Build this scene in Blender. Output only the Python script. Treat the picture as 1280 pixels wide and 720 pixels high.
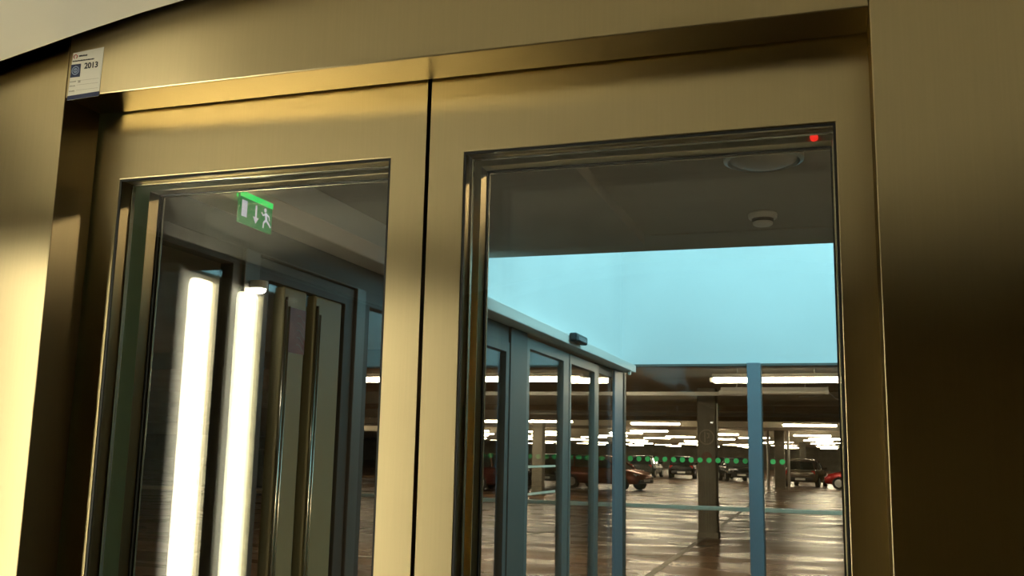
import bpy, bmesh, math, random
from mathutils import Vector, Matrix

random.seed(7)
for o in list(bpy.data.objects):
    bpy.data.objects.remove(o)
S = bpy.context.scene
C = S.collection
R = math.radians

# ------------------------------------------------------------------ camera, world, exposure
CAM_Z = 1.54
yaw, pit, rol = R(18.29), R(9.52), R(1.204)
fwd = Vector((-math.sin(yaw)*math.cos(pit), math.cos(yaw)*math.cos(pit), math.sin(pit)))
rt0 = Vector((math.cos(yaw), math.sin(yaw), 0))
up0 = rt0.cross(fwd)
rt = math.cos(rol)*rt0 + math.sin(rol)*up0
up = -math.sin(rol)*rt0 + math.cos(rol)*up0
cd = bpy.data.cameras.new('camera')
cam = bpy.data.objects.new('camera', cd)
C.objects.link(cam)
m = Matrix((rt, up, -fwd)).transposed().to_4x4()
m.translation = (0, 0, CAM_Z)
cam.matrix_world = m
cd.sensor_width = 36.0
cd.lens = 1221.0/1280.0*36.0
cd.clip_start = 0.02
cd.clip_end = 400
S.camera = cam

W = bpy.data.worlds.new('dusk_sky')
S.world = W
W.use_nodes = True
bg = W.node_tree.nodes['Background']
bg.inputs[0].default_value = (0.42, 0.93, 1.10, 1)
SKY = 4.0
bg.inputs[1].default_value = SKY

S.view_settings.view_transform = 'Standard'
S.view_settings.look = 'None'
S.view_settings.exposure = 0.0
S.view_settings.gamma = 1.0
S.view_settings.use_curve_mapping = False
S.cycles.transparent_max_bounces = 40
S.cycles.max_bounces = 12
S.cycles.glossy_bounces = 8
S.cycles.use_denoising = True

LAMP = 36.0            # strip lamp in the lift
TUBE = 58.0            # car park tubes

# ------------------------------------------------------------------ materials
def nodes_of(name):
    mt = bpy.data.materials.new(name)
    mt.use_nodes = True
    nt = mt.node_tree
    return mt, nt, nt.nodes['Principled BSDF']

def plain(name, col, rough=0.5, metal=0.0, spec=0.5, emis=None, es=0.0):
    mt, nt, b = nodes_of(name)
    b.inputs['Base Color'].default_value = (*col, 1)
    b.inputs['Roughness'].default_value = rough
    b.inputs['Metallic'].default_value = metal
    b.inputs['Specular IOR Level'].default_value = spec
    if emis:
        b.inputs['Emission Color'].default_value = (*emis, 1)
        b.inputs['Emission Strength'].default_value = es
    return mt

def noisy(name, c1, c2, scale=4, rough=0.5, metal=0.0, bump=0.0, stretch=(1, 1, 1), r2=None, detail=4):
    mt, nt, b = nodes_of(name)
    N = nt.nodes
    tc = N.new('ShaderNodeTexCoord')
    mp = N.new('ShaderNodeMapping')
    mp.inputs['Scale'].default_value = stretch
    ns = N.new('ShaderNodeTexNoise')
    ns.inputs['Scale'].default_value = scale
    ns.inputs['Detail'].default_value = detail
    cr = N.new('ShaderNodeValToRGB')
    cr.color_ramp.elements[0].color = (*c1, 1)
    cr.color_ramp.elements[1].color = (*c2, 1)
    cr.color_ramp.elements[0].position = 0.35
    cr.color_ramp.elements[1].position = 0.65
    L = nt.links.new
    L(tc.outputs['Object'], mp.inputs[0])
    L(mp.outputs[0], ns.inputs['Vector'])
    L(ns.outputs['Fac'], cr.inputs[0])
    L(cr.outputs[0], b.inputs['Base Color'])
    b.inputs['Roughness'].default_value = rough
    b.inputs['Metallic'].default_value = metal
    if r2 is not None:
        mr = N.new('ShaderNodeMapRange')
        mr.inputs['From Min'].default_value = 0.35
        mr.inputs['From Max'].default_value = 0.65
        mr.inputs['To Min'].default_value = rough
        mr.inputs['To Max'].default_value = r2
        L(ns.outputs['Fac'], mr.inputs['Value'])
        L(mr.outputs[0], b.inputs['Roughness'])
    if bump:
        bp = N.new('ShaderNodeBump')
        bp.inputs['Strength'].default_value = bump
        bp.inputs['Distance'].default_value = 0.01
        L(ns.outputs['Fac'], bp.inputs['Height'])
        L(bp.outputs[0], b.inputs['Normal'])
    return mt

def brushed(name, col, rough, aniso, tangent):
    """Brushed stainless steel: the gloss is wide across the brushing lines and narrow along them."""
    mt = bpy.data.materials.new(name)
    mt.use_nodes = True
    nt = mt.node_tree
    N, L = nt.nodes, nt.links.new
    N.clear()
    out = N.new('ShaderNodeOutputMaterial')
    b = N.new('ShaderNodeBsdfAnisotropic')
    b.distribution = 'BECKMANN'
    tc = N.new('ShaderNodeTexCoord')
    mp = N.new('ShaderNodeMapping')
    mp.inputs['Scale'].default_value = (60, 60, 1.2)
    ns = N.new('ShaderNodeTexNoise')
    ns.inputs['Scale'].default_value = 6
    ns.inputs['Detail'].default_value = 5
    L(tc.outputs['Object'], mp.inputs[0]); L(mp.outputs[0], ns.inputs['Vector'])
    cr = N.new('ShaderNodeValToRGB')
    cr.color_ramp.elements[0].color = (*[c*0.95 for c in col], 1)
    cr.color_ramp.elements[1].color = (*[min(1, c*1.05) for c in col], 1)
    L(ns.outputs['Fac'], cr.inputs[0]); L(cr.outputs[0], b.inputs['Color'])
    b.inputs['Roughness'].default_value = rough
    b.inputs['Anisotropy'].default_value = aniso
    cx = N.new('ShaderNodeCombineXYZ')
    for i in range(3):
        cx.inputs[i].default_value = tangent[i]
    L(cx.outputs[0], b.inputs['Tangent'])
    L(b.outputs[0], out.inputs[0])
    return mt

def glass(name, tint=(0.965, 0.97, 0.955), boost=1.0):
    """Sheet glass: lets light straight through and mirrors by angle (Schlick), on each of its two faces."""
    mt = bpy.data.materials.new(name)
    mt.use_nodes = True
    nt = mt.node_tree
    N, L = nt.nodes, nt.links.new
    N.clear()
    out = N.new('ShaderNodeOutputMaterial')
    mix = N.new('ShaderNodeMixShader')
    tr = N.new('ShaderNodeBsdfTransparent')
    tr.inputs[0].default_value = (*tint, 1)
    gl = N.new('ShaderNodeBsdfGlossy')
    gl.inputs['Roughness'].default_value = 0.0
    ge = N.new('ShaderNodeNewGeometry')
    dt = N.new('ShaderNodeVectorMath'); dt.operation = 'DOT_PRODUCT'
    ab = N.new('ShaderNodeMath'); ab.operation = 'ABSOLUTE'
    om = N.new('ShaderNodeMath'); om.operation = 'SUBTRACT'; om.inputs[0].default_value = 1
    pw = N.new('ShaderNodeMath'); pw.operation = 'POWER'; pw.inputs[1].default_value = 5
    ma = N.new('ShaderNodeMath'); ma.operation = 'MULTIPLY_ADD'
    ma.inputs[1].default_value = 0.96; ma.inputs[2].default_value = 0.045*boost
    L(ge.outputs['Incoming'], dt.inputs[0]); L(ge.outputs['Normal'], dt.inputs[1])
    L(dt.outputs['Value'], ab.inputs[0]); L(ab.outputs[0], om.inputs[1])
    L(om.outputs[0], pw.inputs[0]); L(pw.outputs[0], ma.inputs[0])
    L(ma.outputs[0], mix.inputs[0]); L(tr.outputs[0], mix.inputs[1]); L(gl.outputs[0], mix.inputs[2])
    L(mix.outputs[0], out.inputs[0])
    return mt

def emit(name, col, s):
    mt = bpy.data.materials.new(name)
    mt.use_nodes = True
    nt = mt.node_tree
    nt.nodes.clear()
    out = nt.nodes.new('ShaderNodeOutputMaterial')
    e = nt.nodes.new('ShaderNodeEmission')
    e.inputs[0].default_value = (*col, 1)
    e.inputs[1].default_value = s
    nt.links.new(e.outputs[0], out.inputs[0])
    return mt

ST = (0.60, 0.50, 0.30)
M = {}
# a negative anisotropy spreads the gloss along the tangent (vertical brushing), a positive one across it
M['steel'] = brushed('brushed_steel', ST, 0.33, -0.55, (1, 0, 0))            # faces that run along the doorway
M['steel_header'] = brushed('brushed_steel_lintel', ST, 0.38, 0.42, (1, 0, 0))   # brushed lengthwise
M['steel_side'] = brushed('shaded_steel_jamb', (0.26, 0.21, 0.125), 0.36, -0.5, (0, 1, 0))    # jamb faces: same steel, shade put into the darker colour
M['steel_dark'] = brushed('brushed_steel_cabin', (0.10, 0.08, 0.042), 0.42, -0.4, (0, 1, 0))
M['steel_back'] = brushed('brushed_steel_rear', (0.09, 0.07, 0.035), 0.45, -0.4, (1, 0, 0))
M['steel_polish'] = plain('polished_trim_steel', (0.62, 0.58, 0.46), 0.22, 1.0)
M['cream'] = noisy('cream_ceiling_lacquer', (0.93, 0.92, 0.86), (0.95, 0.94, 0.88), 3, 0.45)
M['cabin_floor'] = noisy('cabin_rubber_floor', (0.05, 0.045, 0.04), (0.08, 0.07, 0.06), 30, 0.6)
M['glass'] = glass('door_glass')
M['glass_clear'] = glass('lobby_glass', (0.97, 0.975, 0.965), 0.9)
M['rubber'] = plain('black_rubber_seal', (0.012, 0.012, 0.012), 0.6)
M['black'] = plain('black_plastic', (0.02, 0.02, 0.022), 0.4)
M['lamp'] = emit('strip_lamp_light', (1.0, 0.92, 0.66), LAMP)
M['white'] = plain('white_enamel', (0.80, 0.80, 0.76), 0.4)
M['tube'] = emit('fluorescent_tube_light', (1.0, 0.83, 0.58), TUBE)
M['tube_off'] = plain('unlit_tube_glass', (0.85, 0.83, 0.75), 0.25)
M['lobby_ceiling'] = noisy('grey_ceiling_plaster', (0.36, 0.33, 0.27), (0.42, 0.39, 0.32), 2.5, 0.8)
M['pale_paint'] = noisy('pale_wall_paint', (0.78, 0.80, 0.80), (0.84, 0.86, 0.86), 1.2, 0.7)
M['dark_wall'] = noisy('dark_lobby_wall_paint', (0.10, 0.09, 0.075), (0.13, 0.12, 0.10), 3, 0.7)
M['alu'] = plain('grey_anodised_aluminium', (0.24, 0.225, 0.205), 0.42, 0.4)
M['alu_pale'] = plain('pale_anodised_aluminium', (0.62, 0.63, 0.60), 0.28, 0.9)
M['reflected_strip'] = plain('olive_grey_strip_reflection', (0.42, 0.38, 0.22), 0.45)  # painted tone of the mirrored lamp strips
M['alu_dark'] = plain('dark_grey_frame_paint', (0.13, 0.115, 0.10), 0.5, 0.0)
M['blue_frame'] = plain('blue_grey_mullion_paint', (0.22, 0.25, 0.29), 0.45, 0.2)
M['header'] = plain('light_grey_header_paint', (0.82, 0.74, 0.68), 0.5)
M['floor'] = noisy('damp_sealed_concrete', (0.112, 0.061, 0.031), (0.150, 0.086, 0.046), 1.0, 0.20, bump=0.05, r2=0.40, stretch=(0.5, 1.2, 1), detail=6)
M['floor'].node_tree.nodes['Principled BSDF'].inputs['Specular IOR Level'].default_value = 0.26
M['concrete'] = noisy('raw_concrete', (0.20, 0.18, 0.14), (0.28, 0.25, 0.20), 1.5, 0.85, bump=0.1)
M['concrete_ceiling'] = noisy('concrete_soffit', (0.46, 0.40, 0.31), (0.56, 0.50, 0.40), 0.8, 0.85)
M['column'] = noisy('painted_column_concrete', (0.17, 0.155, 0.12), (0.22, 0.20, 0.16), 3, 0.6)
M['line_paint'] = noisy('worn_white_road_paint', (0.30, 0.28, 0.24), (0.45, 0.42, 0.36), 7, 0.5)
M['rail'] = plain('cream_rail_enamel', (0.85, 0.70, 0.52), 0.4)
M['pipe'] = plain('galvanised_pipe', (0.55, 0.54, 0.50), 0.4, 0.6)
M['dot'] = plain('green_vinyl_film', (0.14, 0.62, 0.14), 0.5)
M['sign_green'] = plain('green_sign_face', (0.0, 0.20, 0.05), 0.3, emis=(0.0, 0.32, 0.06), es=0.35)
M['sign_glow'] = plain('green_lit_edge', (0.0, 0.5, 0.12), 0.3, emis=(0.01, 0.75, 0.12), es=1.0)
M['sign_white'] = plain('white_sign_symbol', (0.8, 0.8, 0.85), 0.4, emis=(0.62, 0.66, 0.85), es=0.55)
M['card'] = plain('sticker_paper', (0.80, 0.78, 0.70), 0.5)
M['ink'] = plain('dark_ink', (0.02, 0.02, 0.03), 0.5)
M['ink_grey'] = plain('grey_ink', (0.42, 0.40, 0.34), 0.5)
M['ink_blue'] = plain('navy_ink', (0.02, 0.03, 0.09), 0.5)
M['ink_pale'] = plain('pale_blue_ink', (0.30, 0.38, 0.55), 0.5)
M['ink_red'] = plain('red_ink', (0.45, 0.05, 0.04), 0.5)
M['led'] = emit('red_indicator_light', (1.0, 0.02, 0.01), 0.9)
M['red_reflection'] = noisy('red_brown_reflection', (0.26, 0.07, 0.045), (0.36, 0.13, 0.08), 14, 0.4)  # painted colour of the reddish mirror image
M['red_reflection_pale'] = plain('pale_reflection_strokes', (0.42, 0.36, 0.28), 0.4)
M['tyre'] = plain('tyre_rubber', (0.015, 0.015, 0.015), 0.8)
M['rim'] = plain('alloy_rim', (0.55, 0.55, 0.55), 0.3, 0.9)
M['car_glass'] = plain('tinted_car_glass', (0.02, 0.025, 0.025), 0.06, 0.0, 0.8)
M['head'] = plain('clear_headlight', (0.75, 0.75, 0.72), 0.1, 0.3)
M['tail'] = plain('red_tail_lens', (0.45, 0.02, 0.015), 0.2)
M['plate'] = plain('white_number_plate', (0.80, 0.80, 0.74), 0.4)

# ------------------------------------------------------------------ helpers
def BM():
    return bmesh.new()

def box(bm, x0, x1, y0, y1, z0, z1):
    vs = [bm.verts.new((x, y, z)) for x in (x0, x1) for y in (y0, y1) for z in (z0, z1)]
    for f in ((0, 1, 3, 2), (4, 6, 7, 5), (0, 4, 5, 1), (2, 3, 7, 6), (0, 2, 6, 4), (1, 5, 7, 3)):
        bm.faces.new([vs[i] for i in f])
    return vs

def ring(bm, outer, inner, d0, d1, axis='y'):
    """A rectangular frame with a hole: outer/inner are (a0, a1, z0, z1); the depth runs along axis."""
    def P(a, z, d):
        return (a, d, z) if axis == 'y' else (d, a, z)
    def rect(r, d):
        a0, a1, z0, z1 = r
        return [bm.verts.new(P(a, z, d)) for a, z in ((a0, z0), (a1, z0), (a1, z1), (a0, z1))]
    o0, i0, o1, i1 = rect(outer, d0), rect(inner, d0), rect(outer, d1), rect(inner, d1)
    for k in range(4):
        n = (k+1) % 4
        bm.faces.new((o0[k], o0[n], i0[n], i0[k]))
        bm.faces.new((o1[k], i1[k], i1[n], o1[n]))
        bm.faces.new((o0[k], o1[k], o1[n], o0[n]))
        bm.faces.new((i0[k], i0[n], i1[n], i1[k]))

def tube(bm, p0, p1, r, seg=12, r1=None, cap=True):
    p0, p1 = Vector(p0), Vector(p1)
    d = (p1-p0).normalized()
    a = d.orthogonal().normalized()
    b = d.cross(a)
    r1 = r if r1 is None else r1
    A, B = [], []
    for k in range(seg):
        t = 2*math.pi*k/seg
        v = a*math.cos(t)+b*math.sin(t)
        A.append(bm.verts.new(p0+v*r)); B.append(bm.verts.new(p1+v*r1))
    for k in range(seg):
        n = (k+1) % seg
        bm.faces.new((A[k], A[n], B[n], B[k]))
    if cap:
        bm.faces.new(A[::-1]); bm.faces.new(B)

def lathe(bm, prof, centre, seg=32, axis='z'):
    """prof: list of (radius, height)."""
    cx, cy, cz = centre
    rings = []
    for r, h in prof:
        ringv = []
        for k in range(seg):
            t = 2*math.pi*k/seg
            ringv.append(bm.verts.new((cx+r*math.cos(t), cy+r*math.sin(t), cz+h)))
        rings.append(ringv)
    for a, b in zip(rings, rings[1:]):
        for k in range(seg):
            n = (k+1) % seg
            bm.faces.new((a[k], a[n], b[n], b[k]))
    bm.faces.new(rings[0][::-1]); bm.faces.new(rings[-1])

def poly_prism(bm, pts, d0, d1, axis):
    """Extrude a 2D outline. axis 'x': pts are (y, z); axis 'y': pts are (x, z)."""
    def P(p, d):
        return (d, p[0], p[1]) if axis == 'x' else (p[0], d, p[1]) if axis == 'y' else (p[0], p[1], d)
    A = [bm.verts.new(P(p, d0)) for p in pts]
    B = [bm.verts.new(P(p, d1)) for p in pts]
    n = len(pts)
    bm.faces.new(A); bm.faces.new(B[::-1])
    for k in range(n):
        bm.faces.new((A[k], B[k], B[(k+1) % n], A[(k+1) % n]))

def world_loc(o):
    v = Vector((0, 0, 0))
    while o:
        v = v + o.location
        o = o.parent
    return v

def obj(name, bm, mat, parent=None, bevel=0.0, seg=2, smooth=False, base=None):
    """Link bm (in world coordinates) as one mesh object. Its origin goes to its thing's base."""
    bmesh.ops.recalc_face_normals(bm, faces=bm.faces[:])
    me = bpy.data.meshes.new(name)
    org = world_loc(parent) if parent else (Vector(base) if base else Vector((0, 0, 0)))
    bmesh.ops.translate(bm, verts=bm.verts[:], vec=-org)
    bm.to_mesh(me)
    bm.free()
    for mm in (mat if isinstance(mat, (list, tuple)) else [mat]):
        me.materials.append(mm)
    o = bpy.data.objects.new(name, me)
    C.objects.link(o)
    if parent:
        o.parent = parent
    else:
        o.location = org
    if smooth:
        for p in me.polygons:
            p.use_smooth = True
    if bevel:
        md = o.modifiers.new('edge', 'BEVEL')
        md.width = bevel
        md.segments = seg
        md.limit_method = 'ANGLE'
    return o

def tag(o, label, cat, group=None, kind=None):
    o['label'] = label
    o['category'] = cat
    if group:
        o['group'] = group
    if kind:
        o['kind'] = kind
    return o

def thing(name, label, cat, loc, group=None, kind=None):
    o = bpy.data.objects.new(name, None)
    o.empty_display_size = 0.1
    C.objects.link(o)
    o.location = loc
    return tag(o, label, cat, group, kind)

def dup(root, loc, label=None, group=None, rotz=None):
    r = root.copy()
    C.objects.link(r)
    r.location = loc
    if rotz is not None:
        r.rotation_euler = (0, 0, rotz)
    if label:
        r['label'] = label
    if group:
        r['group'] = group
    for ch in list(root.children):
        c = ch.copy(); C.objects.link(c); c.parent = r
        for g in ch.children:
            d = g.copy(); C.objects.link(d); d.parent = c
    return r

def struct(name, bm, mat, label, cat, bevel=0.0, base=None):
    return tag(obj(name, bm, mat, None, bevel, base=base), label, cat, None, 'structure')

# ================================================================== THE LIFT CABIN
FY = 1.235             # front plane of the steel entrance
DY = 1.325             # face of the car doors
XL, XR = -1.196, 0.058
ZL = 2.103             # underside of the lintel

b = BM(); box(b, -1.72, XL, FY, 1.318, 0.0, 2.42)
# the jamb cheek (normal +X) takes the side-brushed material with painted-in shade
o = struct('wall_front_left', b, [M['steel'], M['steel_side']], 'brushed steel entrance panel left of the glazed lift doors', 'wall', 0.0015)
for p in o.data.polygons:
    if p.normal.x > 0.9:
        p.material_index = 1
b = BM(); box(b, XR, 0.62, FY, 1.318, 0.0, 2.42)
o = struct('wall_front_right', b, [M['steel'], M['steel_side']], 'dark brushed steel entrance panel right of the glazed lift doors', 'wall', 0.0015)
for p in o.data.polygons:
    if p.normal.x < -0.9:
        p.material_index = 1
b = BM(); box(b, XL+0.0006, XR-0.0006, FY, 1.318, ZL, 2.42)
struct('wall_front_header', b, M['steel_header'], 'brushed steel lintel panel above the two glazed lift doors', 'wall', 0.002)

# vaulted cream ceiling, springing lower at the left
b = BM()
prof = [(-1.72, 2.085), (-1.60, 2.125), (-1.46, 2.160), (-1.343, 2.184), (-1.243, 2.203), (-1.178, 2.2155), (-1.114, 2.2265),
        (-1.052, 2.237), (-0.968, 2.2485), (-0.86, 2.262), (-0.75, 2.273), (-0.58, 2.28), (-0.35, 2.276), (-0.1, 2.258), (0.15, 2.222), (0.42, 2.16), (0.62, 2.10)]
GAP = 0.042                                 # open slot between the ceiling panel and the entrance wall
prof = [(max(-1.60, min(0.50, x*(FY-GAP)/FY)), CAM_Z+(z-CAM_Z)*(FY-GAP)/FY) for x, z in prof]
prof = [(-1.60, prof[0][1]-0.012)]+prof+[(0.50, prof[-1][1]-0.015)]
top = [(x, z+0.02) for x, z in prof[::-1]]
poly_prism(b, prof+top, -0.9, FY-GAP, 'y')
struct('ceiling_lift', b, M['cream'], 'cream arched lift ceiling above the brushed steel lintel', 'ceiling')
b = BM(); box(b, -1.72, 0.62, -1.0, FY-0.001, 2.40, 2.46)
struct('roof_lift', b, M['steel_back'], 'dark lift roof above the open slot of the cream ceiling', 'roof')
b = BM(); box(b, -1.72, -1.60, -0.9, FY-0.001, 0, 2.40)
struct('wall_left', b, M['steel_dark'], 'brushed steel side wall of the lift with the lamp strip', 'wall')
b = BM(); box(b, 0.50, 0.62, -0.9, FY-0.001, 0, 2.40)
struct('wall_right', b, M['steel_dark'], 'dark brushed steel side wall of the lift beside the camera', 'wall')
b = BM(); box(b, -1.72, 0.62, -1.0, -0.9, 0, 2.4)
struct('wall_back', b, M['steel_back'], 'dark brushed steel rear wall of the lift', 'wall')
b = BM(); box(b, -1.72, 0.62, -1.0, 1.45, -0.06, 0)
struct('floor_lift', b, M['cabin_floor'], 'black rubber lift floor', 'floor')

# strip lamp on the left wall, near the doors
t = thing('strip_lamp', 'tall white lamp strip on the lift side wall, mirrored in the door glass', 'lamp', (-1.60, 0.49, 0.10))
b = BM(); box(b, -1.60, -1.592, 0.445, 0.64, 0.10, 1.99); obj('back_plate', b, M['white'], t)
b = BM(); box(b, -1.592, -1.560, 0.470, 0.535, 0.14, 1.972); obj('diffuser', b, M['lamp'], t, 0.012, 3)
b = BM(); box(b, -1.592, -1.552, 0.448, 0.460, 0.10, 1.99); obj('side_rail', b, M['steel_polish'], t, 0.003)
b = BM(); poly_prism(b, [(-1.592, 0.545), (-1.550, 0.625), (-1.550, 0.635), (-1.592, 0.635)], 0.10, 1.99, 'z'); obj('reflector_wing', b, M['white'], t)


# ------------------------------------------------------------------ car door leaves
ZT = 1.985             # top of the glazing
def car_leaf(name, x0, x1, w0, w1, label):
    t = thing(name, label, 'door', ((x0+x1)/2, DY, 0.01), None, 'structure')
    b = BM(); ring(b, (x0, x1, 0.01, 2.20), (w0, w1, 0.20, ZT), DY, DY+0.040)
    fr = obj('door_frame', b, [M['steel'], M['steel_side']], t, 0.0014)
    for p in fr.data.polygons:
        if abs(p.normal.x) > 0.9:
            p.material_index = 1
    b = BM(); ring(b, (w0+0.0002, w1-0.0002, 0.2002, ZT-0.0002), (w0+0.0035, w1-0.0035, 0.2035, ZT-0.0035), DY+0.001, DY+0.004)
    obj('glazing_seal', b, M['rubber'], t)
    b = BM(); box(b, w0+0.004, w1-0.004, DY+0.001, DY+0.007, 0.204, ZT-0.004); obj('glass_pane', b, M['glass'], t)
    b = BM(); ring(b, (w0+0.0005, w1-0.0005, 0.2005, ZT-0.0005), (w0+0.004, w1-0.004, 0.204, ZT-0.004), DY+0.030, DY+0.038)
    obj('edge_trim', b, M['steel_polish'], t, 0.0008)
    return t
car_leaf('door_1', -1.275, -0.5815, -1.148, -0.640, 'left brushed steel lift door leaf with tall glass showing the two bright strips')
car_leaf('door_2', -0.5755, 0.118, -0.519, 0.014, 'right brushed steel lift door leaf with glass showing the pale blue wall')

# landing door leaves just behind
def landing_leaf(name, x0, x1, w0, w1, label):
    t = thing(name, label, 'door', ((x0+x1)/2, 1.404, 0.01), None, 'structure')
    b = BM(); ring(b, (x0, x1, 0.01, 2.20), (w0, w1, 0.20, ZT), 1.404, 1.430)
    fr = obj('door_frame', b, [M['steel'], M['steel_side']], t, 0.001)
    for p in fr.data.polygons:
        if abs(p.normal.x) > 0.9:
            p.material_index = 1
    b = BM(); ring(b, (w0-0.03, w1+0.03, 0.17, ZT+0.03), (w0+0.0025, w1-0.0025, 0.2025, ZT-0.0025), 1.430, 1.434)
    obj('glazing_seal', b, M['rubber'], t)
    b = BM(); box(b, w0-0.025, w1+0.025, 1.435, 1.441, 0.175, ZT+0.025); obj('glass_pane', b, M['glass'], t)
    b = BM(); ring(b, (w0-0.03, w1+0.03, 0.17, ZT+0.03), (w0+0.0012, w1-0.0012, 0.2012, ZT-0.0012), 1.4415, 1.446)
    obj('edge_trim', b, M['steel_polish'], t, 0.0008)
    return t
landing_leaf('door_3', -1.275, -0.5815, -1.148, -0.640, 'left landing door leaf seen edge-on just behind the left lift door glass')
l2 = landing_leaf('door_4', -0.5755, 0.118, -0.519, 0.0088, 'right landing door leaf with a red indicator behind the right lift door glass')
t = thing('indicator_light', 'small round red indicator light at the top right of the right door glass', 'indicator light', (-0.015, 1.404, 1.9905))
b = BM(); lathe(b, [(0.0046, -0.0035), (0.0056, 0.0), (0.0056, 0.0045)], (0, 0, 0), 16)
bmesh.ops.rotate(b, verts=b.verts[:], cent=(0, 0, 0), matrix=Matrix.Rotation(R(-90), 3, 'X'))
bmesh.ops.translate(b, verts=b.verts[:], vec=(-0.015, 1.399, 1.9905)); obj('lens', b, M['led'], t)

# ------------------------------------------------------------------ inspection sticker
SYF = FY-0.0002
t = thing('inspection_sticker', 'white inspection sticker reading 2013 at the lintel corner', 'sticker', (-1.157, FY, 2.14))
def sx(a): return -1.191+a            # a: metres from the left edge
def sbox(bm, a0, a1, z0, z1, th=0.0006):
    box(bm, sx(a0), sx(a1), FY-th, FY-0.0001, z0, z1)
b = BM(); poly_prism(b, [(-1.1905, 2.098), (-1.1265, 2.100), (-1.1250, 2.1845), (-1.1870, 2.1805)], FY-0.0005, FY-0.0001, 'y'); obj('card', b, M['card'], t)
b = BM(); poly_prism(b, [(-1.1905, 2.0982), (-1.1265, 2.1002), (-1.1263, 2.1080), (-1.1902, 2.1055)], FY-0.0009, FY-0.0005, 'y'); obj('bottom_band', b, M['ink_blue'], t)
b = BM(); box(b, -1.1885, -1.1690, FY-0.0009, FY-0.0005, 2.1375, 2.1600); obj('emblem_panel', b, M['ink_blue'], t)
def annulus(bm, cx, cz, r0, r1, y0, y1, seg=24, a0=0, a1=360):
    full = (a1-a0) >= 360
    n = seg
    V = []
    for k in range(n+(0 if full else 1)):
        a = R(a0+(a1-a0)*k/n)
        c, s = math.cos(a), math.sin(a)
        V.append([bm.verts.new((cx+r*c, y, cz+r*s)) for r in (r0, r1) for y in (y0, y1)])
    cnt = len(V)
    for k in range(n):
        p, q = V[k], V[(k+1) % cnt]
        for i, j in ((0, 1), (1, 3), (3, 2), (2, 0)):
            bm.faces.new((p[i], p[j], q[j], q[i]))
b = BM(); annulus(b, -1.1787, 2.1490, 0.0062, 0.0076, FY-0.0012, FY-0.0009); annulus(b, -1.1787, 2.1490, 0.0026, 0.0042, FY-0.0012, FY-0.0009, 20)
box(b, -1.1793, -1.1781, FY-0.0012, FY-0.0009, 2.1455, 2.1525); obj('emblem', b, M['ink_pale'], t)
b = BM(); annulus(b, -1.1815, 2.1735, 0.0028, 0.0040, FY-0.0010, FY-0.0005, 20, -60, 250); obj('logo_ring', b, M['ink_red'], t)
def text(name, s, x, z, size, mat, parent, bold=0.0):
    cu = bpy.data.curves.new(name, 'FONT')
    cu.body = s
    cu.size = size
    cu.extrude = 0.0002
    cu.offset = bold
    o = bpy.data.objects.new(name, cu)
    C.objects.link(o)
    me = bpy.data.meshes.new_from_object(o)
    bpy.data.objects.remove(o)
    o = bpy.data.objects.new(name, me)
    C.objects.link(o)
    me.materials.append(mat)
    o.parent = parent
    o.location = Vector((x, FY-0.0008, z))-world_loc(parent)
    o.rotation_euler = (R(90), 0, 0)
    return o
text('year_text', '2013', -1.1615, 2.1505, 0.0140, M['ink'], t, 0.0003)
# the small print, too small to read in the photo: lines of blurred strokes
def strokes(bm, x0, x1, z, h, seed):
    rnd = random.Random(seed)
    x = x0
    while x < x1:
        w = rnd.uniform(0.0007, 0.0016)
        box(bm, x, min(x1, x+w), FY-0.0008, FY-0.0005, z, z+h*rnd.uniform(0.75, 1.0))
        x += w+rnd.uniform(0.0003, 0.0007)
b = BM(); strokes(b, -1.1745, -1.1580, 2.1725, 0.0030, 3); obj('maker_line', b, M['ink'], t)
b = BM(); strokes(b, -1.1865, -1.1430, 2.1648, 0.0022, 5); obj('title_line', b, M['ink'], t)
b = BM()
for k, z in enumerate((2.1290, 2.1215, 2.1125)):
    strokes(b, -1.1880, -1.1770+0.001*(k == 0), z, 0.0022, 9+k)
strokes(b, -1.1715, -1.1670, 2.1270, 0.0050, 21)
for z in (2.1310, 2.1235, 2.1145):
    box(b, -1.1740, -1.1300, FY-0.0007, FY-0.0005, z-0.0004, z)
obj('form_lines', b, M['ink_grey'], t)

# ================================================================== THE LOBBY
LX = -1.873            # left wall plane
CE = 4.9               # the lobby ceiling ends here; an open light well follows
FW = 9.0               # far glass screen and pale upper wall
HZ = 2.58              # lobby ceiling height
CPZ = 2.85             # car park ceiling height
SKYTOP = 5.2

b = BM(); ring(b, (-1.95, 1.9, 0, 2.9), (-1.30, 0.145, 0.0, 2.12), 1.46, 1.60)
struct('wall_landing', b, M['concrete'], 'landing wall around the lift doorway', 'wall')
b = BM(); box(b, -1.95, 1.9, 1.60, CE, HZ, HZ+0.32); box(b, LX, 1.8, CE-0.35, CE, HZ-0.006, HZ)
struct('ceiling_lobby', b, M['lobby_ceiling'], 'dark grey lobby ceiling seen through the right door glass', 'ceiling')
b = BM(); box(b, LX, -0.835, 1.60, CE-0.38, HZ-0.055, HZ)
struct('trim_ceiling', b, M['lobby_ceiling'], 'lowered strip of lobby ceiling with a dark long edge', 'ceiling strip')
b = BM(); box(b, LX-0.1, LX, 1.60, FW, 2.35, SKYTOP)
struct('wall_lobby_left', b, M['pale_paint'], 'pale blue daylit wall above the long grey sliding door header', 'wall')
b = BM(); box(b, LX-0.1, 1.9, FW, FW+0.12, 2.366, SKYTOP)
struct('wall_lobby_far', b, M['pale_paint'], 'pale blue daylit far wall above the car park view', 'wall')
b = BM(); box(b, LX-0.1, 1.9, 7.7, FW+0.12, SKYTOP, SKYTOP+0.15)
struct('shade_slab', b, M['pale_paint'], 'added pale slab shading the far blue wall, out of view above', 'roof')  # unseen slab added to keep sky light off the far wall
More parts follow.
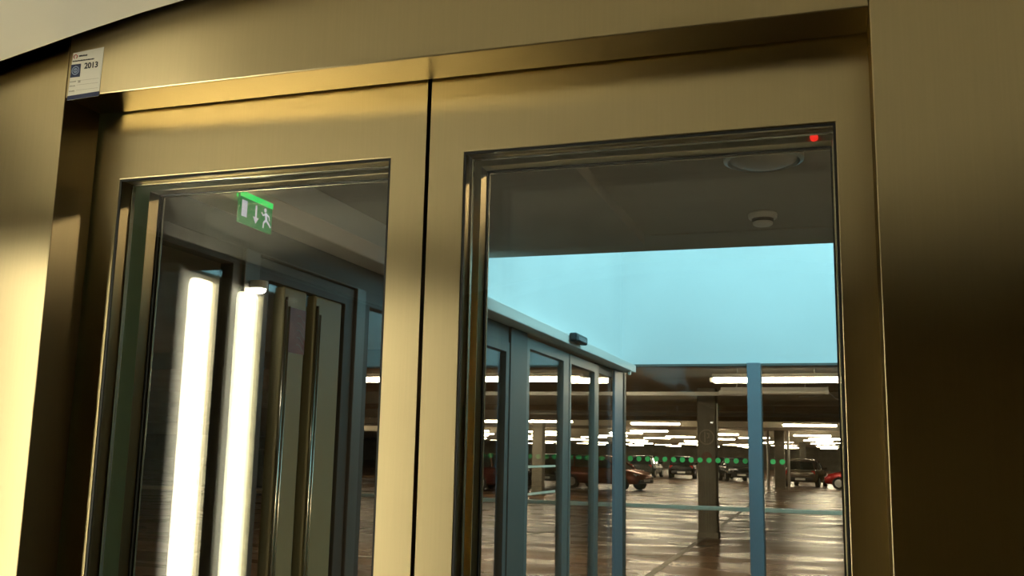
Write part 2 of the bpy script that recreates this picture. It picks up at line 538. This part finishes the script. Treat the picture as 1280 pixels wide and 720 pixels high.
b = BM(); box(b, 1.8, 1.9, 1.60, FW, 0, 3.1)
struct('wall_lobby_right', b, M['dark_wall'], 'dark lobby wall hidden right of the lift door', 'wall')  # unseen wall, darkened against blue spill and kept low to let sky in
b = BM(); box(b, LX, 1.8, CE-0.12, CE, HZ+0.32, SKYTOP)
struct('wall_lightwell', b, M['pale_paint'], 'pale wall above the edge of the lobby ceiling', 'wall')
b = BM(); box(b, -75, 30, 1.45, 128, -0.1, 0)
struct('floor', b, M['floor'], 'damp brown car park floor mirroring the ceiling lights', 'floor')

# left side: header box and glazed partition
HB, HT = 2.278, 2.346
b = BM(); box(b, LX, -1.715, 1.62, 8.86, HB, HT)
tag(obj('door_header', b, M['header'], None, 0.006, base=(-1.79, 1.62, HB)), 'long light grey header box above the glazed sliding doors', 'door header', None, 'structure')
PX0, PX1 = -1.87, -1.82
def frame_x(name, y0, y1, z0, z1, sw, label, kindname='window', rail=0.06, mat='alu', panes=True, dx=0.0, base_rail=0.10, structure=True):
    t = thing(name, label, kindname, (PX1+dx, (y0+y1)/2, 0), None, 'structure' if structure else None)
    b = BM(); ring(b, (y0, y1, z0, z1), (y0+sw, y1-sw, z0+base_rail, z1-rail), PX0+dx, PX1+dx, 'x')
    obj('frame', b, M[mat], t, 0.003)
    if panes:
        b = BM(); box(b, (PX0+PX1)/2+dx-0.004, (PX0+PX1)/2+dx+0.004, y0+sw-0.01, y1-sw+0.01, z0+base_rail-0.01, z1-rail+0.01)
        obj('glass_pane', b, M['glass_clear'], t)
    return t
b = BM(); box(b, PX0, PX1-0.008, 1.62, 5.49, 2.18, HB)
struct('trim_1', b, M['alu_dark'], 'dark band between grey header and the glazed partition frames', 'trim')
frame_x('window_1', 1.62, 2.70, 0, 2.18, 0.05, 'dark fixed pane of the lobby partition nearest the lift', 'window', mat='alu_dark')
d5 = frame_x('door_5', 2.79, 3.49, 0, 2.17, 0.075, 'hinged glass lobby door beneath the green exit sign', 'door', rail=0.07, mat='alu_dark')
b = BM(); ring(b, (2.70, 3.57, 0, 2.18), (2.787, 3.493, -0.0, 2.173), PX0-0.01, PX1+0.012, 'x')
obj('door_surround', b, M['alu'], d5, 0.003)
# pale bars standing in for repeated mirror images of the strip lamp
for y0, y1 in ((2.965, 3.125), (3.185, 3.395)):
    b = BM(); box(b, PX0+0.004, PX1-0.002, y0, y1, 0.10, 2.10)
    sr = obj('reflected_strip', b, M['reflected_strip'], d5, 0.01, 3)
    sr['label'] = 'pale bar standing in for a mirrored lamp strip'
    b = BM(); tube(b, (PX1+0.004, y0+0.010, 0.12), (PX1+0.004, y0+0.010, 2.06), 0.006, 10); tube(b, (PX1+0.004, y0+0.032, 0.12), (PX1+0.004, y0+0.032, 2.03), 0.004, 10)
    obj('reflection_edge', b, M['steel_polish'], sr, smooth=True)  # bright edge lines of the mirror image, built as beads
frame_x('window_2', 3.57, 5.49, 0, 2.18, 0.06, 'fixed pane of the lobby partition hidden partly by the middle door frame', 'window', mat='alu_dark')
# automatic sliding door
b = BM(); box(b, -1.86, PX1+0.005, 5.50, 5.83, 0, HB)
struct('trim_2', b, M['alu_dark'], 'wide dark post at the near end of the sliding doors', 'post', 0.004)
def leaf(name, y0, y1, s0, s1, label):
    t = thing(name, label, 'door', (PX1, (y0+y1)/2, 0.02), None, 'structure')
    b = BM(); ring(b, (y0, y1, 0.02, 2.255), (y0+s0, y1-s1, 0.12, 2.185), PX0, PX1, 'x')
    obj('frame', b, M['alu'], t, 0.004)
    b = BM(); box(b, -1.849, -1.841, y0+s0-0.01, y1-s1+0.01, 0.11, 2.195); obj('glass_pane', b, M['glass_clear'], t)
    return t
l6 = leaf('door_6', 5.84, 6.87, 0.06, 0.15, 'sliding glass door leaf with two thin pale stripes, near the wide post')
b = BM()
for z in (1.28, 1.45):
    box(b, -1.8405, -1.8385, 5.885, 6.60, z-0.007, z+0.007)
obj('safety_stripes', b, M['rail'], l6)['label'] = 'two thin pale stripes on the glass'
leaf('door_7', 6.89, 7.82, 0.05, 0.15, 'sliding glass door leaf between its neighbour and the end post')
b = BM(); box(b, -1.865, -1.845, 7.83, 8.435, 0.0, 0.06); box(b, -1.865, -1.845, 7.83, 8.435, 2.20, HB-0.001)
w3 = thing('window_3', 'narrow fixed pane between sliding doors and end post', 'window', (-1.855, 8.08, 0), None, 'structure')
obj('rail', b, M['alu_dark'], w3)
b = BM(); box(b, -1.859, -1.851, 7.83, 8.435, 0.06, 2.20); obj('glass_pane', b, M['glass_clear'], w3)
b = BM(); box(b, -1.845, PX1, 8.44, 8.78, 0, HB)
struct('trim_3', b, M['blue_frame'], 'dark blue grey end post under the end of the grey header', 'post', 0.004)
# motion sensor on the header
yS = 7.05
t = thing('motion_sensor', 'small black motion sensor on the side of the grey header', 'sensor', (-1.715, 6.62, 2.33))
b = BM(); box(b, -1.715, -1.66, 6.46, 6.78, 2.300, 2.358); obj('housing', b, M['black'], t, 0.012, 3)
b = BM(); box(b, -1.664, -1.656, 6.50, 6.74, 2.309, 2.338); obj('lens', b, plain('sensor_lens', (0.06, 0.06, 0.07), 0.15), t, 0.003)
# small bracket below the end of the header
t = thing('door_contact', 'tiny pale bracket under the far end of the grey header', 'bracket', (-1.735, 8.66, HB))
b = BM(); box(b, -1.745, -1.725, 8.64, 8.68, HB-0.035, HB-0.0005); box(b, -1.760, -1.715, 8.63, 8.69, HB-0.006, HB-0.0005); obj('bracket_body', b, M['white'], t, 0.002)

# far glass screen
MX0, MX1 = -0.728, -0.612
scr = thing('window_4', 'far glass screen with green dots between the end post and the blue mullion', 'window', (-1.3, FW, 0), None, 'structure')
b = BM(); ring(b, (LX+0.004, MX0, 0, 2.366), (LX+0.025, MX0-0.004, 0.08, 2.345), FW-0.02, FW+0.06); obj('frame', b, M['alu_dark'], scr)
b = BM(); box(b, LX+0.02, MX0-0.002, FW+0.02, FW+0.03, 0.07, 2.35); obj('glass_pane', b, M['glass_clear'], scr)
scr2 = thing('window_5', 'far glass screen with green dots right of the blue mullion', 'window', (0.6, FW, 0), None, 'structure')
b = BM(); ring(b, (MX1, 1.8, 0, 2.366), (MX1+0.004, 1.76, 0.08, 2.345), FW-0.02, FW+0.06); obj('frame', b, M['alu_dark'], scr2)
b = BM(); box(b, MX1+0.002, 1.77, FW+0.02, FW+0.03, 0.07, 2.35); obj('glass_pane', b, M['glass_clear'], scr2)
b = BM(); box(b, MX0, MX1, FW-0.10, FW+0.06, 0, 2.366)
struct('trim_4', b, M['blue_frame'], 'slim blue grey mullion standing in the far glass screen', 'mullion', 0.004)
def dots(bm, xs):
    for x in xs:
        n = 16
        A = [bm.verts.new((x+0.0235*math.cos(2*math.pi*k/n), FW+0.0195, 1.502+0.0235*math.sin(2*math.pi*k/n))) for k in range(n)]
        B = [bm.verts.new((v.co.x, FW+0.0185, v.co.z)) for v in A]
        bm.faces.new(A); bm.faces.new(B[::-1])
        for k in range(n):
            bm.faces.new((A[k], A[(k+1) % n], B[(k+1) % n], B[k]))
step = 0.0795
b = BM(); dots(b, [-0.765-step*k for k in range(14)]); obj('green_dots', b, M['dot'], scr)['label'] = 'row of round green dots at eye height'
b = BM(); dots(b, [-0.765+step*k for k in (3, 4)]); obj('green_dots', b, M['dot'], scr2)['label'] = 'two round green dots at eye height'

# ceiling fittings in the lobby
t = thing('smoke_detector', 'white round smoke detector on the grey lobby ceiling', 'smoke detector', (-0.268, 4.25, HZ))
b = BM(); lathe(b, [(0.060, 0.0), (0.062, -0.006), (0.060, -0.020), (0.055, -0.024)], (-0.268, 4.25, HZ), 32); obj('base', b, M['white'], t)
b = BM(); lathe(b, [(0.046, -0.024), (0.046, -0.030), (0.038, -0.031), (0.038, -0.036)], (-0.268, 4.25, HZ), 32); obj('vent_ring', b, M['alu_dark'], t)
b = BM(); lathe(b, [(0.040, -0.036), (0.043, -0.040), (0.041, -0.048), (0.034, -0.053), (0.015, -0.055)], (-0.268, 4.25, HZ), 32); obj('sensor_cap', b, M['white'], t)
t = thing('ceiling_lamp', 'unlit round ceiling lamp cut off by the top of the right door glass', 'lamp', (-0.205, 3.36, HZ))
b = BM(); lathe(b, [(0.135, 0.0), (0.135, -0.030), (0.122, -0.036), (0.118, -0.012), (0.118, 0.0)], (-0.205, 3.36, HZ), 48); obj('rim', b, M['alu_pale'], t, smooth=False)
b = BM(); lathe(b, [(0.116, -0.010), (0.112, -0.030), (0.085, -0.042), (0.04, -0.048), (0.005, -0.049)], (-0.205, 3.36, HZ), 48); obj('lamp_shade', b, plain('opal_lamp_shade', (0.45, 0.43, 0.38), 0.35), t, smooth=True)

t = thing('fill_light', 'added round fill lamp warming the lobby from its hidden right side', 'lamp', (1.15, 2.7, HZ))  # unseen lamp added to give the lobby warm light
b = BM(); lathe(b, [(0.135, 0.0), (0.135, -0.030), (0.122, -0.036), (0.118, -0.012), (0.118, 0.0)], (1.15, 2.7, HZ), 32); obj('rim', b, M['alu_pale'], t)
b = BM(); lathe(b, [(0.116, -0.010), (0.112, -0.030), (0.085, -0.042), (0.04, -0.048), (0.005, -0.049)], (1.15, 2.7, HZ), 32); obj('lamp_shade', b, emit('lobby_fill_light', (1.0, 0.80, 0.52), 330), t)

# exit sign on the header
EX = -1.700
t = thing('exit_sign', 'green backlit exit sign with door, arrow and running figure', 'sign', (EX, 2.575, 2.26))
b = BM(); box(b, -1.7145, EX-0.008, 2.487, 2.667, 2.292, 2.312); obj('mount', b, M['sign_glow'], t, 0.003)['label'] = 'glowing bright green upper edge'
b = BM(); box(b, EX-0.008, EX, 2.485, 2.669, 2.212, 2.313); obj('face_panel', b, M['sign_green'], t, 0.002)
b = BM(); box(b, EX, EX+0.0012, 2.486, 2.668, 2.294, 2.3125); obj('lit_edge', b, M['sign_glow'], t)
def sym(name, polys):
    b = BM()
    for p in polys:
        poly_prism(b, p, EX+0.0002, EX+0.0012, 'x')
    return obj(name, b, M['sign_white'], t)
def bar(p, q, w):
    (a, c), (d, e) = p, q
    dx, dz = d-a, e-c
    l = math.hypot(dx, dz); nx, nz = -dz/l*w/2, dx/l*w/2
    return [(a+nx, c+nz), (a-nx, c-nz), (d-nx, e-nz), (d+nx, e+nz)]
sym('door_symbol', [[(2.497, 2.234), (2.525, 2.234), (2.525, 2.285), (2.497, 2.285)]])
sym('arrow_symbol', [[(2.571, 2.244), (2.579, 2.244), (2.579, 2.284), (2.571, 2.284)], [(2.560, 2.246), (2.590, 2.246), (2.575, 2.226)]])
cyc = [(2.626+0.0065*math.cos(R(a)), 2.281+0.0065*math.sin(R(a))) for a in range(0, 360, 24)]
sym('running_figure', [cyc, bar((2.630, 2.273), (2.634, 2.248), 0.011), bar((2.632, 2.270), (2.614, 2.262), 0.005), bar((2.614, 2.262), (2.606, 2.270), 0.004),
    bar((2.632, 2.270), (2.650, 2.264), 0.005), bar((2.650, 2.264), (2.652, 2.252), 0.004),
    bar((2.634, 2.250), (2.620, 2.240), 0.007), bar((2.620, 2.240), (2.618, 2.222), 0.006), bar((2.634, 2.250), (2.650, 2.240), 0.007), bar((2.650, 2.240), (2.660, 2.232), 0.006)])

# spot lamp by the partition
t = thing('wall_spot', 'small bright round lamp below the exit sign on the partition', 'lamp', (-1.80, 2.745, 2.045))
b = BM(); lathe(b, [(0.030, 0.022), (0.030, 0.0), (0.026, -0.004)], (-1.788, 2.752, 2.055), 20); obj('housing', b, M['white'], t)
b = BM(); lathe(b, [(0.0245, -0.0045), (0.0235, -0.011), (0.014, -0.017)], (-1.788, 2.752, 2.055), 20); obj('lens', b, emit('spot_lens_light', (1, 0.93, 0.75), 40), t)

# reddish notice: coloured sheet that stands for a mirror image in the glass
t = thing('reflection', 'reddish notice, a painted mirror image high on the hinged lobby door', 'reflection', (-1.822, 3.06, 1.94))
b = BM(); box(b, -1.8218, -1.8203, 3.005, 3.120, 1.87, 2.03); obj('sheet', b, M['red_reflection'], t)
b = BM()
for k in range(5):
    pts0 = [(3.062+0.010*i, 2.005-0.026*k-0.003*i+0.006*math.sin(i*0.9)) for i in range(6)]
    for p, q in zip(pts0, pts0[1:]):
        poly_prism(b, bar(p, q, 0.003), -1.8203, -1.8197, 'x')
obj('pale_strokes', b, M['red_reflection_pale'], t)

# ================================================================== CAR PARK
b = BM()
box(b, -75, LX-0.1, 1.46, 128, CPZ, CPZ+0.3)
box(b, 1.9, 30, 1.46, 128, CPZ, CPZ+0.3)
box(b, LX-0.1, 1.9, FW+0.12, 128, CPZ, CPZ+0.3)
struct('ceiling_car_park', b, M['concrete_ceiling'], 'brown concrete car park ceiling with rows of light tubes', 'ceiling')
b = BM(); box(b, -75, 30, 128, 128.3, 0, CPZ+0.3)
struct('wall_car_park_far', b, M['concrete'], 'far concrete wall of the car park behind the parked cars', 'wall')
b = BM(); box(b, -75.3, -75, 1.46, 128.3, 0, CPZ+0.3)
struct('wall_car_park_left', b, M['concrete'], 'distant concrete side wall of the car park', 'wall')
b = BM(); box(b, 30, 30.3, 1.46, 128.3, 0, CPZ+0.3)
struct('wall_car_park_right', b, M['concrete'], 'hidden concrete side wall of the car park', 'wall')
b = BM(); box(b, -75, -1.95, 1.46, 1.60, 0, CPZ+0.3); box(b, 1.9, 30, 1.46, 1.6, 0, CPZ+0.3)
struct('wall_car_park_near', b, M['concrete'], 'concrete wall in line with the landing wall', 'wall')
# downstand beams
for i, (y, h) in enumerate(((11.8, 0.25), (20.6, 0.28), (29.5, 0.28), (36.0, 0.28), (51.5, 0.30), (67.0, 0.3), (83.0, 0.3))):
    b = BM(); box(b, -74, 29, y, y+0.4, CPZ-h, CPZ)
    struct('beam', b, M['concrete_ceiling'], 'long concrete ceiling beam number %d counted away from the lift lobby' % (i+1), 'beam')

# painted floor lines
def floor_line(pts, w, label):
    b = BM()
    for (x0, y0), (x1, y1) in zip(pts, pts[1:]):
        d = Vector((x1-x0, y1-y0)).normalized(); n = Vector((-d.y, d.x))*w/2
        A = [b.verts.new((x, y, z)) for z in (0.001, 0.004) for x, y in ((x0+n.x, y0+n.y), (x0-n.x, y0-n.y), (x1-n.x, y1-n.y), (x1+n.x, y1+n.y))]
        for f in ((0, 1, 2, 3), (7, 6, 5, 4), (0, 4, 5, 1), (1, 5, 6, 2), (2, 6, 7, 3), (3, 7, 4, 0)):
            b.faces.new([A[i] for i in f])
    return tag(obj('floor_line', b, M['line_paint'], None), label, 'floor marking')
floor_line([(-2.32, 11.5), (-2.72, 36.0)], 0.10, 'long white floor line running past the foot of the near column')
floor_line([(-5.72, 15.5), (-5.15, 24.5)], 0.12, 'white floor line seen slanting through the sliding glass doors')
floor_line([(-2.1, 20.6), (1.6, 27.5)], 0.12, 'slanting white floor line right of the near column')
floor_line([(-9.5, 13.0), (-4.2, 13.4)], 0.12, 'crosswise white floor line left of the sliding doors')
floor_line([(-5.2, 15.2), (-2.6, 15.35)], 0.12, 'short crosswise white floor line before the near column')

# white guard rail just outside the far screen
t = thing('guard_rail', 'white guard rail running across outside the far glass screen', 'rail', (-2, 9.45, 0))
b = BM(); box(b, -8.0, 1.7, 9.43, 9.47, 1.040, 1.078); obj('rail_bar', b, M['rail'], t, 0.006)
for x in (-0.705, -3.06, -5.6, 1.4):
    b = BM(); tube(b, (x, 9.45, 0.0), (x, 9.45, 1.05), 0.022, 12); obj('post', b, M['alu'], t)

# columns
def column(x, y, w, label):
    t = thing('column', label, 'column', (x, y, 0), 'concrete columns of the car park', 'structure')
    b = BM(); box(b, x-w/2, x+w/2, y-w/2, y+w/2, 0, CPZ); obj('shaft', b, M['column'], t, 0.03, 2)
    b = BM(); box(b, x-w/2-0.02, x+w/2+0.02, y-w/2-0.02, y+w/2+0.02, 0, 0.10); obj('plinth', b, M['concrete'], t)
    return t
c1 = column(-2.365, 19.52, 0.36, 'near concrete column with a faint round sign, left of the blue mullion')
b = BM()
def disc_y(bm, cx, y0, y1, cz, r, seg=28):
    A = [bm.verts.new((cx+r*math.cos(2*math.pi*k/seg), y0, cz+r*math.sin(2*math.pi*k/seg))) for k in range(seg)]
    B = [bm.verts.new((v.co.x, y1, v.co.z)) for v in A]
    bm.faces.new(A); bm.faces.new(B[::-1])
    for k in range(seg):
        bm.faces.new((A[k], A[(k+1) % seg], B[(k+1) % seg], B[k]))
cy = 19.52-0.18
annulus(b, -2.365, 1.90, 0.125, 0.15, cy-0.006, cy-0.001, 28)
box(b, -2.41, -2.385, cy-0.006, cy-0.001, 1.80, 2.0); box(b, -2.36, -2.31, cy-0.006, cy-0.001, 1.955, 1.98); box(b, -2.36, -2.31, cy-0.006, cy-0.001, 1.88, 1.90); box(b, -2.335, -2.31, cy-0.006, cy-0.001, 1.88, 1.98)
obj('round_sign', b, plain('worn_sign_print', (0.36, 0.32, 0.26), 0.6), c1)['label'] = 'faint worn round sign'
b = BM(); disc_y(b, -2.365, cy-0.004, cy-0.001, 1.52, 0.10); obj('red_patch', b, plain('worn_red_patch', (0.22, 0.12, 0.09), 0.6), c1)['label'] = 'worn reddish patch'
b = BM(); tube(b, (-2.165, 19.40, 1.75), (-2.165, 19.40, 2.55), 0.018, 10); obj('conduit', b, M['pipe'], c1)
c2 = column(-2.62, 50.4, 0.48, 'distant concrete column flanked by two pale pipes, right of the blue mullion')
for dx in (-0.55, 0.42):
    b = BM(); tube(b, (-2.62+dx, 50.3, 0), (-2.62+dx, 50.3, CPZ), 0.07, 10)
    tag(obj('drain_pipe', b, M['pipe'], None, base=(-2.62+dx, 50.3, 0)), 'pale pipe standing %s the distant column' % ('left of' if dx < 0 else 'right of'), 'pipe')
column(-10.4, 35.0, 0.40, 'concrete column seen through the striped sliding door leaf')
column(-13.6, 43.0, 0.45, 'dark concrete column seen through the second sliding door leaf')
column(-18.6, 35.0, 0.45, 'concrete column seen through the left lift door glass')
column(-2.5, 82.0, 0.48, 'most distant concrete column right of the blue mullion')

# fluorescent fittings
def tube_light(name, x, y, z, length, lit, label, group=None, twin=False):
    t = thing(name, label, 'light', (x, y, z), group)
    h = length/2
    b = BM(); poly_prism(b, [(y-0.075, z+0.045), (y+0.075, z+0.045), (y+0.045, z+0.10), (y-0.045, z+0.10)], x-h, x+h, 'x'); obj('housing', b, M['white'], t)
    offs = (-0.045, 0.045) if twin else (0.0,)
    for dy in offs:
        b = BM(); tube(b, (x-h+0.03, y+dy, z+0.012), (x+h-0.03, y+dy, z+0.012), 0.038, 12); obj('tube', b, M['tube'] if lit else M['tube_off'], t, smooth=False)
    for s in (-1, 1):
        b = BM(); box(b, x+s*h-0.03, x+s*h+0.03, y-0.06, y+0.06, z-0.02, z+0.046); obj('end_cap', b, M['white'], t)
    for s in (-0.6, 0.6):
        b = BM(); tube(b, (x+s*h, y, z+0.10), (x+s*h, y, CPZ), 0.008, 6); obj('hanger', b, M['pipe'], t)
    return t
TZ = 2.60
tl = tube_light('fluorescent_light', -0.77, 14.2, TZ, 1.75, True, 'nearest lit tube light, its left end behind the blue mullion', twin=True)
G = 'lit tube lights of the car park'
for x, y, lb in (
    (-4.36, 13.9, 'lit tube light seen through the striped sliding door leaf, topmost there'),
    (-6.35, 13.9, 'lit tube light seen just right of the middle door frame, topmost there'),
    (-5.95, 34.3, 'lit tube light just right of the end post, upper one of that stack'),
    (-0.80, 34.3, 'lit tube light right of the blue mullion, below the nearest tube light'),
    (-9.45, 33.0, 'lit tube light behind the end post in the sliding doors'),
    (-11.3, 33.5, 'lit tube light in the striped sliding door leaf, below the topmost'),
    (-9.9, 24.6, 'lit tube light in the pane left of the wide post, second from top'),
    (-8.1, 45.0, 'lit tube light low beside the end post'),
    (-1.05, 50.0, 'lit tube light right of the distant pipes, second below the blue mullion row'),
    (-9.3, 22.0, 'lit tube light hidden mostly by the middle door frame'),
    (-15.5, 30.0, 'lit tube light seen low through the left lift door glass'),
    (-17.5, 38.0, 'lit tube light low behind the second bright strip'),
):
    dup(tl, (x, y, TZ), lb, G)
tl['group'] = G
n = 0
for y, xs in ((50, (-5.4, -10.2, -14.6, -18.5, -26.0)), (58, (-0.55, -4.4, -8.6, -12.6, -16.8, -21.0)),
              (64, (-1.0, -6.9, -11.0, -15.2, -19.4, -23.5)), (71, (-0.4, -3.6, -9.4, -14.0, -18.4, -22.6)), (78, (-0.9, -5.4, -10.4, -15.0, -19.8, -24.2, -28.6)),
              (86, (-0.6, -3.9, -7.8, -12.0, -16.4, -20.6, -25.0, -29.4)), (95, (-0.8, -4.8, -9.2, -13.4, -17.6, -22, -26.4, -31)),
              (105, (-0.6, -4.6, -8.8, -13.0, -17.4, -21.6, -26, -30.4, -35)), (116, (-0.7, -4.8, -9.2, -13.6, -18, -22.4, -27, -31.4, -36))):
    for x in xs:
        dup(tl, (x, y, TZ), 'small lit tube light in the far rows near the horizon', 'far lit tube lights near the horizon')
        n += 1
tube_light('unlit_tube_light', -0.98, 17.3, 2.62, 1.75, False, 'dull unlit twin tube light below the nearest lit one', twin=True)
# trunking runs
t = thing('cable_tray', 'grey cable tray crossing above the near column', 'cable tray', (-3.7, 17.45, 2.585))
b = BM(); box(b, -6.3, -1.2, 17.40, 17.50, 2.585, 2.65); obj('tray', b, M['pipe'], t)
for x in (-5.8, -3.7, -1.6):
    b = BM(); tube(b, (x, 17.45, 2.65), (x, 17.45, CPZ), 0.01, 6); obj('hanger', b, M['pipe'], t)
t = thing('sprinkler_pipe', 'thin pale pipe hung across the ceiling behind the near column', 'pipe', (-4, 26.5, 2.62))
b = BM(); tube(b, (-9, 26.5, 2.62), (1.0, 26.5, 2.62), 0.05, 10); obj('pipe_run', b, M['pipe'], t)
for x in (-7, -4, -1.5):
    b = BM(); tube(b, (x, 26.5, 2.67), (x, 26.5, CPZ), 0.012, 6); obj('hanger', b, M['pipe'], t)
t = thing('hanging_cable', 'pale cable looping from the ceiling near the right edge of the glass', 'cable', (0.02, 19.0, 2.6))
b = BM()
pts = [(-0.62, 19.0, 2.66), (-0.4, 19.0, 2.665), (-0.22, 19.0, 2.69), (-0.10, 19.0, 2.74), (-0.04, 19.0, 2.70), (0.02, 19.0, 2.64), (0.10, 19.0, 2.60), (0.22, 19.0, 2.59)]
for p, q in zip(pts, pts[1:]): tube(b, p, q, 0.012, 8)
tube(b, (-0.10, 19.0, 2.74), (-0.10, 19.0, CPZ), 0.012, 8)
obj('cord', b, M['white'], t)

# ------------------------------------------------------------------ cars
def loft(bm, secs, close=True):
    V = [[bm.verts.new(p) for p in s] for s in secs]
    n = len(V[0])
    for a, c in zip(V, V[1:]):
        for k in range(n):
            bm.faces.new((a[k], a[(k+1) % n], c[(k+1) % n], c[k]))
    bm.faces.new(V[0][::-1]); bm.faces.new(V[-1])

def make_car(paint, label, loc, rotz):
    """A five-door hatchback. Front towards local +X, base at the middle of its footprint."""
    t = thing('car', label, 'car', (0, 0, 0), 'cars parked across the car park')
    stn = [(-1.98, 0.42, 0.80, 0.74), (-1.92, 0.30, 0.92, 0.82), (-1.6, 0.26, 0.95, 0.86), (-0.8, 0.24, 0.94, 0.87), (0.4, 0.24, 0.93, 0.87), (0.95, 0.24, 0.92, 0.86),
           (1.45, 0.25, 0.84, 0.85), (1.82, 0.28, 0.74, 0.80), (1.98, 0.36, 0.62, 0.68)]
    b = BM()
    secs = []
    for x, z0, z1, w in stn:
        secs.append([(x, -w*0.86, z0), (x, -w*0.98, z0+0.12), (x, -w, (z0+z1)/2), (x, -w*0.97, z1-0.10), (x, -w*0.84, z1),
                     (x, w*0.84, z1), (x, w*0.97, z1-0.10), (x, w, (z0+z1)/2), (x, w*0.98, z0+0.12), (x, w*0.86, z0)])
    loft(b, secs)
    obj('body', b, paint, t, smooth=True)
    g = [(-1.90, 0.90, 0.92, 0.70, 0.70), (-1.62, 0.92, 1.36, 0.70, 0.60), (-1.2, 0.93, 1.44, 0.72, 0.58), (-0.3, 0.93, 1.46, 0.73, 0.58), (0.25, 0.92, 1.41, 0.73, 0.57), (1.05, 0.88, 0.92, 0.71, 0.68)]
    b = BM()
    loft(b, [[(x, -wb, z0), (x, -(wb+wt)/2-0.015, (z0+z1)/2), (x, -wt, z1-0.02), (x, wt, z1-0.02), (x, (wb+wt)/2+0.015, (z0+z1)/2), (x, wb, z0)] for x, z0, z1, wb, wt in g])
    gl = obj('window_band', b, M['car_glass'], t)
    r = [(-1.66, 1.33, 0.60), (-1.2, 1.425, 0.585), (-0.3, 1.445, 0.585), (0.28, 1.385, 0.575)]
    b = BM()
    loft(b, [[(x, -w, z), (x, -w*0.8, z+0.04), (x, w*0.8, z+0.04), (x, w, z)] for x, z, w in r])
    obj('roof', b, paint, t, smooth=True)
    b = BM()
    for s in (-1, 1):
        for (xa, za), (xb, zb) in (((1.05, 0.92), (0.26, 1.40)), ((-0.45, 0.93), (-0.42, 1.44)), ((-1.25, 0.93), (-1.30, 1.43)), ((-1.88, 0.92), (-1.62, 1.36))):
            ya, yb = s*0.725, s*0.60
            tube(b, (xa, ya, za), (xb, yb, zb), 0.035, 6)
    obj('pillars', b, paint, t)
    for x in (-1.28, 1.25):
        for s in (-1, 1):
            b = BM(); tube(b, (x, s*0.68, 0.31), (x, s*0.875, 0.31), 0.31, 24)
            wl = obj('wheel', b, M['tyre'], t)
            b = BM(); tube(b, (x, s*0.872, 0.31), (x, s*0.884, 0.31), 0.20, 20, 0.17); obj('rim', b, M['rim'], wl)
    for s in (-1, 1):
        b = BM(); loft(b, [[(1.80, s*0.50, 0.60), (1.80, s*0.76, 0.60), (1.78, s*0.76, 0.73), (1.80, s*0.50, 0.71)], [(1.975, s*0.46, 0.58), (1.89, s*0.72, 0.58), (1.87, s*0.72, 0.70), (1.93, s*0.46, 0.68)]]); obj('headlight', b, M['head'], t)
        b = BM(); box(b, -1.975, -1.80, s*0.66-0.10, s*0.66+0.10, 0.66, 0.88); obj('tail_light', b, M['tail'], t, 0.02)
        b = BM(); loft(b, [[(0.78, s*0.78, 0.93), (0.90, s*0.78, 0.93), (0.90, s*0.78, 1.02), (0.78, s*0.78, 1.02)], [(0.76, s*0.96, 0.95), (0.86, s*0.96, 0.95), (0.86, s*0.96, 1.05), (0.76, s*0.96, 1.05)]]); obj('mirror', b, paint, t)
    b = BM(); box(b, 1.88, 2.03, -0.62, 0.62, 0.30, 0.46); obj('front_bumper', b, M['black'], t, 0.04)
    b = BM(); box(b, -2.04, -1.90, -0.66, 0.66, 0.34, 0.52); obj('rear_bumper', b, M['black'], t, 0.04)
    for x0, x1 in ((2.03, 2.045), (-2.055, -2.04)):
        b = BM(); box(b, x0, x1, -0.26, 0.26, 0.37, 0.48); obj('number_plate', b, M['plate'], t)
    t.location = loc
    t.rotation_euler = (0, 0, rotz)
    return t
def paint(name, col):
    return plain(name, col, 0.25, 0.3)
red = paint('dull_red_car_paint', (0.26, 0.07, 0.04)); dk = paint('black_car_paint', (0.015, 0.016, 0.018)); gr = paint('dark_green_grey_car_paint', (0.05, 0.055, 0.05))
sil = paint('brown_grey_car_paint', (0.16, 0.13, 0.10)); brd = paint('bright_red_car_paint', (0.45, 0.02, 0.02)); mar = paint('maroon_car_paint', (0.12, 0.03, 0.025))
make_car(red, 'brownish red hatchback just right of the end post', (-9.75, 43.5, 0), R(-18))
make_car(sil, 'brown grey hatchback with white plate right of the distant column', (-1.55, 57.0, 0), R(82))
make_car(brd, 'bright red hatchback at the right edge of the door glass', (1.45, 53.3, 0), R(172))
make_car(dk, 'black car in the far row, just left of the near column', (-10.0, 68.5, 0), R(95))
make_car(gr, 'dark green grey car in the far row, next to the red hatchback', (-12.6, 69.0, 0), R(88))
make_car(dk, 'black car in the far row between the near column and the mullion', (-6.1, 64.8, 0), R(-75))
make_car(gr, 'dark car in the far row hidden partly by the near column', (-7.8, 70.2, 0), R(90))
make_car(mar, 'maroon car seen in the pane left of the wide post', (-13.4, 37.6, 0), R(70))
make_car(dk, 'black car seen through the striped sliding door leaf', (-13.0, 45.5, 0), R(-80))
make_car(dk, 'black car seen through the second sliding door leaf', (-14.2, 55.0, 0), R(-95))
make_car(gr, 'dark car seen between bright strip and pale mirror bar, left door glass', (-17.9, 28.5, 0), R(30))
